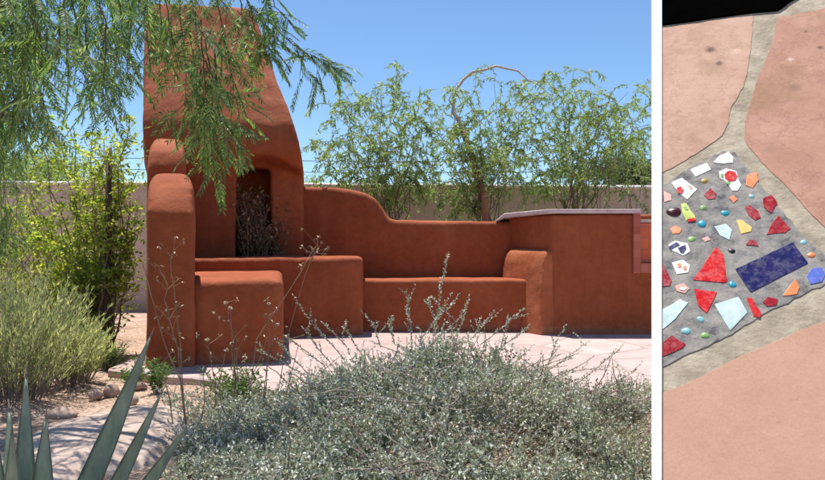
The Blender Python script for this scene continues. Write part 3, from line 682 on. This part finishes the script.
# emergent sprigs against the walls and paving
for (x0,y0,x1,y1,D) in [(432,345,444,254,4.2),(412,350,408,288,4.2),(440,335,425,300,4.2),(345,360,296,304,4.3),(350,350,322,322,4.3),(455,345,470,296,4.2),(480,345,532,312,4.2),(495,352,527,322,4.1),(380,345,372,322,4.2),(360,352,345,325,4.2),(500,350,505,318,4.2),(330,362,300,330,4.2),(545,372,590,345,4.3),(560,372,610,368,4.3),(575,385,622,352,4.4),(600,392,640,372,4.4),(545,370,560,340,4.3),(420,340,455,300,4.2),(395,345,388,318,4.2),(470,340,490,318,4.2),(300,372,255,352,4.4),(310,376,278,345,4.4),(325,366,288,338,4.4),(625,398,648,380,4.4),(270,392,240,372,4.4),(450,340,462,310,4.2)]:
    a = P(x0,y0,D); b = P(x1,y1,D+rnd.uniform(-.1,.1)); L = (b-a).length
    pts = sprig(a, b-a, L, int(L*170), .017, .0032, 7, .07)
    for q in pts[2:-1]:
        if rnd.random() < .7: sprig(q, (b-a).normalized()+Vector((rnd.uniform(-1,1), rnd.uniform(-.5,.5), rnd.uniform(-.4,.6))), rnd.uniform(.05,.14), 15, .015, .002, 3)
for k in range(90):
    D = rnd.uniform(2.8, 4.6); px = rnd.uniform(220, 640); x = X(px, D)
    if in_panel(x, D): continue
    h = hz(px, D)+bumpy(x, D)
    if h < .05: continue
    for j in range(7): fl.leaf(Vector((x, D, h+rnd.uniform(-.02,.03)))+Vector((rnd.uniform(-.008,.008), rnd.uniform(-.008,.008), rnd.uniform(-.012,.012))), Vector((rnd.uniform(-1,1), rnd.uniform(-1,1), 1)), .016, .009)
dl = MB()
for k in range(9000):
    D = rnd.uniform(2.35, 4.85); px = rnd.uniform(170, 690); x = X(px, D)
    if in_panel(x, D) or noise.noise(Vector((x*2.2, D*2.2, 31))) < .0: continue
    h = hz(px, D)+bumpy(x, D)
    if h > .03: dl.leaf(Vector((x, D, h-rnd.uniform(0,.12))), Vector((rnd.uniform(-1,1), rnd.uniform(-1,1), rnd.uniform(-1,1))), rnd.uniform(.012,.028), rnd.uniform(.005,.010))
build('dead_leaves', dl, M['litter'], sv); build('woody_stems', tw, M['twig'], sv); build('foliage', lf, M['silver'], sv); tag(build('buds', fl, M['silver_flower'], sv), kind='stuff')

# ------------------------------------------------------------------ dry flower stalks
rnd = random.Random(17)
def stalk(parent, path, D, r=.004, head=None, dark=False, branches=0):
    pts = [P(x, y, D) for x, y in path]; fine = []
    for i in range(len(pts)-1):
        for s in range(3): fine.append(pts[i].lerp(pts[i+1], s/3)+Vector((rnd.uniform(-1,1), rnd.uniform(-1,1), 0))*.004)
    fine.append(pts[-1]); n = len(fine); mb = MB(); mb.tube(fine, [r*(1-.5*i/(n-1)) for i in range(n)], 5)
    hd = MB()
    for k in range(branches):
        i = rnd.randint(n//3, n-1); q = fine[i]; e = q+Vector((rnd.uniform(-.09,.09), rnd.uniform(-.05,.05), rnd.uniform(.02,.1))); mb.tube([q, e], [.0018,.0012], 3)
        for j in range(3): hd.leaf(e, Vector((rnd.uniform(-1,1), rnd.uniform(-1,1), rnd.uniform(-1,1))), .025, .012)
    o = build('stalk', mb, M['drystalk'], parent)
    h2 = MB()
    if head:
        for k in range(int(head)):
            h2.blob(fine[-1]+Vector((rnd.uniform(-1,1), rnd.uniform(-1,1), rnd.uniform(-.4,.6)))*.010, .0085*rnd.uniform(.8,1.2), .8, 1)
        for k in range(14): h2.leaf(fine[-1], Vector((rnd.uniform(-1,1), rnd.uniform(-1,1), rnd.uniform(-.3,1))), .018, .006)
    h2.v += []; 
    if h2.v: build('seed_head', h2, M['seed_dark'] if dark else M['seed'], o)
    if hd.v: build('dead_leaves', hd, M['dry'], o)
t = thing('dried_flower_plant', (X(222,4.3), 4.3, 0), 'dried wildflower plant with pale round seed heads in front of the ledges', 'dried plant')
for path, hd, dk in [([(225,430),(236,380),(234,340),(229,318),(226,303)],4,0),([(240,430),(232,350),(231,320),(230,308)],3,0),([(262,430),(267,380),(269,340),(269,304)],4,0),([(262,420),(266,370),(272,345),(277,325)],3,0),([(225,440),(245,390),(262,355),(268,336)],0,1),([(215,440),(215,380),(210,355),(207,340)],4,0),([(230,430),(237,375),(237,350)],3,1),([(218,440),(216,395),(222,370),(226,350)],3,0),([(205,440),(208,400),(214,375)],4,1),([(280,420),(298,345),(287,336)],3,0),([(245,430),(256,340),(290,290),(306,262)],0,0)]:
    stalk(t, path, 4.3, .0038, hd, dk, 3)
t = thing('dried_flower_plant', (X(182,4.0), 4.0, 0), 'tall leaning dead twiggy stalks crossing in front of the pier', 'dried plant')
for path, b in [([(190,450),(184,400),(180,345),(176,300),(170,260),(174,250)],12),([(192,450),(180,380),(165,345),(155,310),(146,275),(143,262)],4),([(187,440),(178,350),(172,330),(165,300),(168,285),(160,272)],10),([(176,450),(170,400),(160,365)],6),([(196,445),(205,400),(203,370)],6)]:
    stalk(t, path, 4.0, .0045, 0, 1, b)
t = thing('dried_flower_plant', (X(300,4.5), 4.5, 0), 'thin dead stalk with a feathery branching head above the ledge corner', 'dried plant')
stalk(t, [(276,400),(290,330),(302,285),(312,256),(318,243)], 4.5, .0028, 0, 0, 0)
for (x, y) in [(322,243),(328,248),(310,247),(316,240),(325,255),(307,252)]: stalk(t, [(311,262),(315,252),(x,y)], 4.5, .0018, 2, 1, 1)

# ------------------------------------------------------------------ agaves
def agave(base, leaves, label):
    t = thing('agave', tuple(base), label, 'agave', 'agaves in the lower left corner')
    for tip, wd, bend, root in leaves:
        rt = base+Vector(root); mb = MB(); ed = MB(); n = 14; prev = None
        ax = (tip-rt); L = ax.length; d = ax.normalized(); out = Vector((d.x, d.y, 0))
        out = out.normalized() if out.length > .15 else Vector((.2,-1,0)).normalized()
        view = (rt+Vector((0,0,.3))-Vector((0,0,H))).normalized(); side = d.cross(view).normalized(); side = (side+d.cross(out).normalized()*.3*(1 if side.dot(d.cross(out)) > 0 else -1)).normalized()
        nrm = side.cross(d).normalized()
        if nrm.dot(view) > 0: nrm = -nrm
        sls = []; e1 = []; e2 = []
        for i in range(n+1):
            u = i/n; w_ = wd*1.4*(.75+.9*u-1.0*u*u)*(1-u**3.2)+.0015; th = .016*(1-u)**.7+.002
            c = rt+ax*u+nrm*(-bend)*math.sin(math.pi*u)+Vector((0,0,0))
            prof_ = [(-1,.30),(-.55,.02),(0,-.12),(.55,.02),(1,.30)]
            up = [c+side*w_*a+nrm*(w_*b*.9) for a, b in prof_]; dn = [c+side*w_*a*.9+nrm*(w_*b*.9-th*(1.3-abs(a))) for a, b in reversed(prof_)]
            sls.append(up+dn); e1.append(up[0]); e2.append(up[-1])
        mb.loft(sls); o = build('leaf', mb, M['agave'], t, True)
        ed.tube(e1, [.0009]*(n+1), 4); ed.tube(e2, [.0009]*(n+1), 4); ed.tube([sls[-1][2], sls[-1][2]+d*.03], [.003,.0005], 5)
        build('leaf_edge', ed, M['spine'], o)
ab = Vector((X(40,2.15), 2.15, .02))
agave(ab, [(P(151,335,2.35), .028, .035, (0,0,0)), (P(162,392,2.3), .020, .02, (.06,.03,0)), (P(187,426,2.25), .022, .02, (.10,0,0)), (P(120,500,1.7), .03, .02, (0,-.03,0))], 'agave with one long dark blade slanting up across the boulder')
ab = Vector((X(18,1.85), 1.85, .02))
agave(ab, [(P(26,374,2.05), .024, .01, (.0,.02,0)), (P(46,416,2.0), .030, .01, (.04,0,0)), (P(9,408,2.15), .022, .02, (-.02,.02,0)), (P(-6,425,1.9), .03, .02, (-.04,-.02,0)), (P(-30,400,2.1), .028, .02, (-.05,.03,0)), (P(12,430,1.85), .024, .01, (-.0,-.03,0))], 'agave with upright blue-green blades in the bottom left corner')

# ------------------------------------------------------------------ mosaic panel: paving mosaic on an added slab, leaned back to catch sun
bt = math.atan2(662-CX, FPX); TH = R(40); Dc = 2.6
PC = Vector((X(662, Dc), Dc, H)); e1 = Vector((math.cos(bt), -math.sin(bt), 0)); e2 = Vector((math.sin(bt)*math.sin(TH), math.cos(bt)*math.sin(TH), math.cos(TH)))
pn = Vector((-math.sin(bt)*math.cos(TH), -math.cos(bt)*math.cos(TH), math.sin(TH)))
CAMP = Vector((0, 0, H))
def Q(px, py, h=0):
    r = Vector(((px-CX)/FPX, 1, -(py-CY)/FPX)); t = (PC-CAMP).dot(pn)/r.dot(pn); return CAMP+r*t+pn*h
rt = thing('mosaic_on_added_slab', tuple(Vector((PC.x+.3, PC.y-.3, 0))), 'added sloping slab of pink flagstone paving with a mosaic of broken red, white and blue tiles', 'mosaic panel')
def colm(name, c, rough=.25, var=.12, sc=40, spec=.5, bs=.1):
    m, nt, b = newmat(name); pos = geo_pos(nt); n = noise_n(nt, sc, 5, .6, pos)
    r = ramp(nt, n.outputs[0], [(.3, tuple(x*(1-var) for x in c)), (.7, tuple(min(1, x*(1+var)) for x in c))]); cc = r.outputs[0]
    if name.startswith('glaze'):
        nd = noise_n(nt, 34, 8, .8, pos); rd = ramp(nt, nd.outputs[0], [(.60, (0,0,0)), (.75, (.06,.06,.06))]); cc = mixc(nt, rd.outputs[0], cc, (.36,.33,.29))
        nr = ramp(nt, nd.outputs[0], [(.4, (rough,)*3), (.65, (.6,)*3)]); nt.links.new(nr.outputs[0], b.inputs['Roughness'])
    nt.links.new(cc, b.inputs['Base Color'])
    b.inputs['Roughness'].default_value = rough; b.inputs['Specular IOR Level'].default_value = spec; bump(nt, b, n.outputs[0], bs, .003); return m
def stone_mat(name, a, b_, c, spots, blots=()):
    m, nt, b = newmat(name); pos = geo_pos(nt); n1 = noise_n(nt, 5, 9, .68, pos); r = ramp(nt, n1.outputs[0], [(.28, a), (.5, b_), (.72, c)])
    n2 = noise_n(nt, 120, 4, .6, pos); r2 = ramp(nt, n2.outputs[0], [(.3, (.93,.92,.91)), (.6, (1.03,1.03,1.03))]); col = mixc(nt, 1, r.outputs[0], r2.outputs[0], 'MULTIPLY')
    n3 = noise_n(nt, 9, 6, .75, pos); r3 = ramp(nt, n3.outputs[0], [(.62, (0,0,0)), (.74, (spots,)*3)]); col = mixc(nt, r3.outputs[0], col, (.16,.085,.06))
    n6 = noise_n(nt, 3.2, 10, .75, pos); r6 = ramp(nt, n6.outputs[0], [(.50, (0,0,0)), (.66, (spots*1.3,)*3)]); col = mixc(nt, r6.outputs[0], col, (.30,.155,.075))
    for (c_, rad, cl, st) in blots:
        dn = N(nt, 'ShaderNodeVectorMath', operation='DISTANCE'); nt.links.new(pos, dn.inputs[0]); dn.inputs[1].default_value = tuple(c_); ma = N(nt, 'ShaderNodeMath', operation='MULTIPLY_ADD'); nt.links.new(n3.outputs[0], ma.inputs[0]); ma.inputs[1].default_value = -rad*3.2; mb_ = N(nt, 'ShaderNodeMath', operation='ADD'); nt.links.new(dn.outputs['Value'], mb_.inputs[0]); nt.links.new(ma.outputs[0], mb_.inputs[1]); mb_.inputs[1].default_value = 0; ma.inputs[2].default_value = rad*1.6
        rb_ = ramp(nt, mb_.outputs[0], [(rad*.25, (st,)*3), (rad*1.15, (0,0,0))]); col = mixc(nt, rb_.outputs[0], col, cl)
    mk = N(nt, 'ShaderNodeTexVoronoi', feature='DISTANCE_TO_EDGE'); mk.inputs['Scale'].default_value = 9; wk = mixc(nt, .4, pos, n1.outputs['Color']); nt.links.new(wk, mk.inputs['Vector']); rk = ramp(nt, mk.outputs['Distance'], [(.01, (spots*.7,)*3), (.05, (0,0,0))]); col = mixc(nt, rk.outputs[0], col, (a[0]*.72, a[1]*.62, a[2]*.6))
    v = N(nt, 'ShaderNodeTexVoronoi'); v.inputs['Scale'].default_value = 28; nt.links.new(pos, v.inputs['Vector']); r4 = ramp(nt, v.outputs['Distance'], [(.03, (.6,)*3), (.07, (0,0,0))])
    col = mixc(nt, r4.outputs[0], col, (.22,.12,.08)); nt.links.new(col, b.inputs['Base Color']); b.inputs['Roughness'].default_value = .8
    p = bump(nt, b, n1.outputs[0], .35, .012); bump(nt, b, n2.outputs[0], .15, .002, p); return m
M['st1'] = stone_mat('pink_flagstone_a', (.41,.225,.15), (.47,.275,.19), (.53,.33,.24), .6, [(Q(712,70), .055, (.36,.23,.13), .75), (Q(711,50), .022, (.10,.05,.035), .95), (Q(719,64), .014, (.10,.05,.035), .95), (Q(735,52), .02, (.70,.50,.36), .6)])
M['st2'] = stone_mat('pink_flagstone_b', (.34,.16,.10), (.41,.205,.135), (.49,.27,.185), .7, [(Q(795,88), .03, (.24,.13,.08), .8), (Q(820,48), .016, (.06,.03,.02), .95), (Q(806,32), .008, (.05,.02,.02), .95), (Q(812,180), .05, (.30,.13,.09), .6), (Q(790,60), .02, (.66,.46,.36), .7), (Q(770,150), .035, (.30,.15,.10), .6)])
M['st3'] = stone_mat('pink_flagstone_c', (.43,.235,.155), (.47,.262,.175), (.505,.295,.20), .10)
M['mortar'] = plaster('tan_mortar', (.31,.255,.175), (.38,.32,.23), (.43,.37,.275), 14, .95, .6, stain=False)
def bed_mat():
    m, nt, b = newmat('grey_grout'); pos = geo_pos(nt); n1 = noise_n(nt, 15, 8, .72, pos); r = ramp(nt, n1.outputs[0], [(.35, (.085,.08,.085)), (.44, (.20,.188,.175)), (.60, (.33,.30,.26))])
    nt.links.new(r.outputs[0], b.inputs['Base Color']); b.inputs['Roughness'].default_value = .95; bump(nt, b, n1.outputs[0], .9, .008); return m
M['grout'] = bed_mat()
M['black'] = colm('painted_shade_black', (.0015,.0014,.0013), 1.0, .3, 10, 0); M['black'].node_tree.nodes['Principled BSDF'].inputs['IOR'].default_value = 1.0  # near-black colour that paints deep shade at the panel's top
# solid wedge body added to carry the leaning slab
mb = MB(); a = [Q(662.0,-60,-.03), Q(1040,-60,-.03), Q(1040,560,-.03), Q(662.0,560,-.03)]
tb_ = [Vector((p.x, p.y, p.z)) for p in a]
bl = Vector((tb_[3].x, tb_[3].y, -.05)); br_ = Vector((tb_[2].x, tb_[2].y, -.05)); rb = Vector((tb_[1].x, tb_[1].y, -.05)); lb = Vector((tb_[0].x, tb_[0].y, -.05))
i = len(mb.v); mb.v += tb_+[bl, br_, rb, lb]; mb.f += [(0,1,2,3),(3,2,5,4),(0,3,4,7),(1,6,5,2),(0,7,6,1),(4,5,6,7)]
build('added_wedge_body', mb, M['beige'], rt)
def sheet(poly, h0, h1, name, mat, parent=rt, bw=.004, seg=2, jit=0, seed=0, sub=1):
    rn = random.Random(seed); pts = []
    for k in range(len(poly)):
        a, b = poly[k], poly[(k+1) % len(poly)]
        for s in range(sub):
            t = s/sub; x = a[0]+(b[0]-a[0])*t; y = a[1]+(b[1]-a[1])*t
            if jit and not (x < 662.5 or x > 830 or y > 490 or y < -5): x += rn.uniform(-jit,jit); y += rn.uniform(-jit,jit)
            pts.append((x, y))
    mb = MB(); mb.loft([[Q(x, y, h0) for x, y in pts], [Q(x, y, h1) for x, y in pts]])
    return build(name, bev(mb, bw, seg), mat, parent)
sheet([(662,-60),(1040,-60),(1040,560),(662,560)], -.03, 0, 'mortar_bed', M['mortar'], bw=.002)
sheet([(662.3,28),(690,24.5),(720,20),(753,15.5),(752.5,32),(751,49),(748,70),(743,87),(736,100),(730.5,108),(729,122),(722,136),(706,148),(690,157.5),(676,166),(662.3,173)], .0002, .0026, 'flagstone', M['st1'], jit=.5, sub=3, seed=1, bw=.003)
o = sheet([(777,17),(788,16.5),(805,12.5),(825,8),(1036,-30),(1036,290),(900,262),(860,244),(825,228),(806,209),(788,188),(770,171),(757,157),(748,146),(744,138),(745,122),(750,103),(754,90),(758,76),(766,58),(773,41)], .0002, .0026, 'flagstone', M['st2'], jit=.5, sub=3, seed=2, bw=.003)
o = sheet([(662.3,393),(680,386.5),(698,378.5),(718,368),(738,358),(762,347),(788,336),(806,328),(825,322),(900,296),(1036,330),(1036,556),(662.3,556)], .0002, .0026, 'flagstone', M['st3'], jit=.4, sub=3, seed=3, bw=.003)
sheet([(662.2,-58),(800,-58),(798,-2),(788,4),(785,7),(778,11.5),(754,13.5),(720,18),(690,22.5),(662.2,26)], .0002, .012, 'shade_strip', M['black'], bw=.002)  # flat strip added above the stones, deep shade painted as black
za = lambda L: [(655+x/3.694, 140+y/3.694) for x, y in L]
zb_ = lambda L: [(655+x/3.0, 240+y/3.0) for x, y in L]
bedp = [(662.4,187)]+za([(70,140),(140,98),(215,60),(255,42),(300,50),(330,92),(400,180),(450,240),(500,298),(560,368),(600,405)])+[(826,256),(834,262),(832,278),(822,287)]+zb_([(470,150),(430,172),(390,196),(340,214),(280,252),(230,286),(160,318),(100,342),(22.5,384)])
sheet(bedp, .0002, .003, 'grout_field', M['grout'], jit=.8, sub=4, seed=9, bw=.0015)
for n_, c, rg in [('white',(.72,.74,.70),.15),('red',(.55,.012,.010),.08),('dkred',(.30,.012,.016),.1),('orange',(.72,.22,.08),.25),('navy',(.014,.012,.085),.1),('pale',(.50,.62,.60),.15),('yellow',(.68,.46,.12),.25),('lime',(.42,.48,.09),.25),('teal',(.03,.32,.42),.05),('maroon',(.06,.004,.008),.05),('green',(.22,.42,.12),.08),('amber',(.40,.27,.04),.1),('blue',(.10,.15,.50),.15),('blackg',(.02,.015,.015),.08),('pink',(.62,.32,.26),.3),('palebead',(.22,.50,.52),.06)]:
    M['t_'+n_] = colm('glaze_'+n_, c, rg, .18, 30, .5, .06)
def tile(poly, col, h=.0075, name='tile', parent=rt, h0=.001, label=None):
    q = []; n = len(poly); rn = random.Random(int(poly[0][0]*7+poly[0][1]*13)); cx = sum(p[0] for p in poly)/n; cy = sum(p[1] for p in poly)/n
    for i in range(n):
        p0, p1, p2 = poly[i-1], poly[i], poly[(i+1) % n]; k = rn.uniform(.03,.08); k2 = rn.uniform(.03,.08)
        q += [(p1[0]+(p0[0]-p1[0])*k, p1[1]+(p0[1]-p1[1])*k), (p1[0]*.984+(p0[0]+p2[0])*.008, p1[1]*.984+(p0[1]+p2[1])*.008), (p1[0]+(p2[0]-p1[0])*k2, p1[1]+(p2[1]-p1[1])*k2)]
        q.append(((p1[0]+p2[0])/2+rn.uniform(-.35,.35), (p1[1]+p2[1])/2+rn.uniform(-.35,.35)))
    o = sheet(q, h0, h-.0022 if name == 'tile' else h-.0022, name, M['t_'+col], parent, bw=.0011, seg=2, jit=.12, sub=1, seed=int(cx))
    if label: o['label'] = label
    return o
def bead(c, r, col, h=.42, parent=rt, name='glass_bead', h0=.002):
    mb = MB(); c0 = Q(c[0], c[1], h0); rr = (Q(c[0]+r, c[1])-Q(c[0], c[1])).length; sl = []
    for k in range(7):
        t = k/6*math.pi/2*.97; sl.append([c0+e1*math.cos(a)*rr*math.cos(t)+e2*math.sin(a)*rr*math.cos(t)+pn*rr*h*math.sin(t) for a in [2*math.pi*j/20 for j in range(20)]]) if False else sl.append([c0+(e1*math.cos(a)+e2*math.sin(a))*rr*math.cos(t)*(1+.09*math.sin(2*a+c[0])+.05*math.sin(3*a+c[1]))+pn*rr*h*math.sin(t) for a in [2*math.pi*j/20 for j in range(20)]])
    mb.loft(sl); o = build(name, mb, M['t_'+col], parent, True); return o
T5 = [([(216,85),(240,60),(272,46),(290,68),(288,86),(250,90)],'white'),([(130,112),(190,88),(208,112),(150,138)],'white'),
([(340,130),(378,122),(382,150),(360,180),(335,170)],'orange'),([(180,205),(205,180),(225,200),(222,220),(195,222)],'dkred'),([(272,215),(290,206),(305,222),(290,236)],'orange'),
([(398,218),(430,205),(452,235),(430,275),(400,250)],'dkred'),([(332,250),(350,243),(380,265),(390,290),(370,300),(345,280)],'dkred'),([(455,282),(500,330),(480,345),(412,352),(430,310)],'dkred'),
([(218,322),(262,312),(285,335),(275,372),(240,355)],'pale'),([(300,298),(320,298),(358,325),(355,340),(318,350)],'yellow'),([(55,330),(75,318),(98,330),(90,348),(65,350)],'orange'),
([(172,368),(195,358),(205,372),(185,380)],'pink'),([(335,390),(350,370),(375,375),(382,395)],'dkred'),([(32,190),(60,205),(62,225),(34,232)],'pink')]
for p_, c_ in T5: tile(za(p_), c_)
T6 = [([(240,90),(412,8),(460,72),(287,160)],'navy'),([(455,110),(470,88),(500,85),(510,105),(500,128),(465,135)],'blue'),([(113,122),(182,22),(205,45),(215,130)],'red'),([(117,148),(187,158),(155,222),(130,200)],'red'),
([(178,195),(250,172),(277,220),(225,275)],'pale'),([(275,178),(290,176),(318,220),(315,235),(295,230)],'red'),([(322,188),(335,173),(368,180),(362,198),(335,202)],'dkred'),([(383,170),(420,118),(433,145),(425,165)],'orange'),
([(23,70),(50,125),(45,140),(23,142)],'dkred'),([(23,210),(75,180),(100,190),(60,240),(23,270)],'pale'),([(23,310),(50,288),(92,315),(85,325),(23,352)],'dkred')]
for p_, c_ in T6: tile(zb_(p_), c_)
# painted china shards with coloured marks
a = tile(za([(60,160),(100,142),(128,165),(155,185),(120,222),(95,205)]), 'white', label='white china shard with a red spot')
tile(za([(80,182),(95,176),(106,190),(100,204),(84,200)]), 'red', .0079, 'painted_mark', a, .0072); tile(za([(122,172),(134,176),(140,188),(130,184)]), 'orange', .0079, 'painted_mark', a, .0072)
a = tile(za([(235,120),(262,108),(300,118),(305,140),(318,170),(305,190),(285,190),(255,150),(240,145)]), 'white', label='white china shard with a red flower')
tile(za([(256,130),(272,117),(296,122),(304,138),(296,154),(272,158),(258,146)]), 'red', .0081, 'painted_mark', a, .0072); tile(za([(242,132),(252,128),(254,140),(244,142)]), 'green', .0079, 'painted_mark', a, .0072); tile(za([(262,158),(278,160),(274,168),(264,166)]), 'green', .0079, 'painted_mark', a, .0072)
a = tile(za([(95,240),(115,235),(130,260),(148,285),(150,300),(115,300),(100,270)]), 'lime', label='lime patterned shard')
tile(za([(118,296),(148,292),(150,302),(120,306)]), 'red', .0079, 'painted_mark', a, .0072); tile(za([(108,252),(118,250),(122,262),(112,262)]), 'green', .0079, 'painted_mark', a, .0072)
a = tile(za([(50,390),(75,375),(120,385),(130,415),(105,430),(60,410)]), 'white', label='white shard with navy brush marks')
tile(za([(50,398),(80,382),(92,392),(70,402),(58,410)]), 'navy', .0079, 'painted_mark', a, .0072); tile(za([(84,402),(112,392),(116,404),(104,424),(94,420)]), 'navy', .0079, 'painted_mark', a, .0072)
a = tile(zb_([(50,70),(85,62),(105,78),(100,100),(65,105)]), 'white', label='white shard with orange dots')
tile(zb_([(66,76),(76,72),(80,82),(70,86)]), 'orange', .0079, 'painted_mark', a, .0072); tile(zb_([(84,82),(94,80),(96,92),(86,92)]), 'orange', .0079, 'painted_mark', a, .0072)
a = tile(zb_([(60,140),(85,132),(105,148),(90,162),(65,155)]), 'pink'); tile(zb_([(76,145),(96,148),(88,155),(74,152)]), 'white', .0079, 'painted_mark', a, .0072)
for (x, y, r, c_) in [(183,153,14,'amber'),(357,210,11,'palebead'),(70,268,26,'maroon'),(177,252,13,'green'),(258,272,16,'teal'),(173,312,18,'teal'),(135,368,15,'green'),(283,412,14,'blackg'),(548,380,13,'palebead'),(577,427,16,'orange')]:
    bead(za([(x, y)])[0], r/3.694, c_)
for (x, y, r, c_) in [(232,135,13,'teal'),(137,240,12,'palebead'),(93,275,14,'palebead'),(150,288,13,'green')]: bead(zb_([(x, y)])[0], r/3, c_)
# white divider strip added along the panel's left edge, no part of the garden
def Qw(px, py, h): return Q(px, py, h)
mb = MB(); A_ = [Qw(651.6,-60,.0), Qw(661.9,-60,.0), Qw(661.9,560,.0), Qw(651.6,560,.0)]
F_ = [p+pn*.012 for p in A_]; B_ = [p-pn*.004 for p in A_]
mb.v = F_+B_; mb.f = [(0,3,2,1),(4,5,6,7),(0,1,5,4),(1,2,6,5),(2,3,7,6),(3,0,4,7)]
o = build('divider_strip', bev(mb, .001, 1), M['divider_white'], rt)
o['label'] = 'added white divider strip along the left edge'
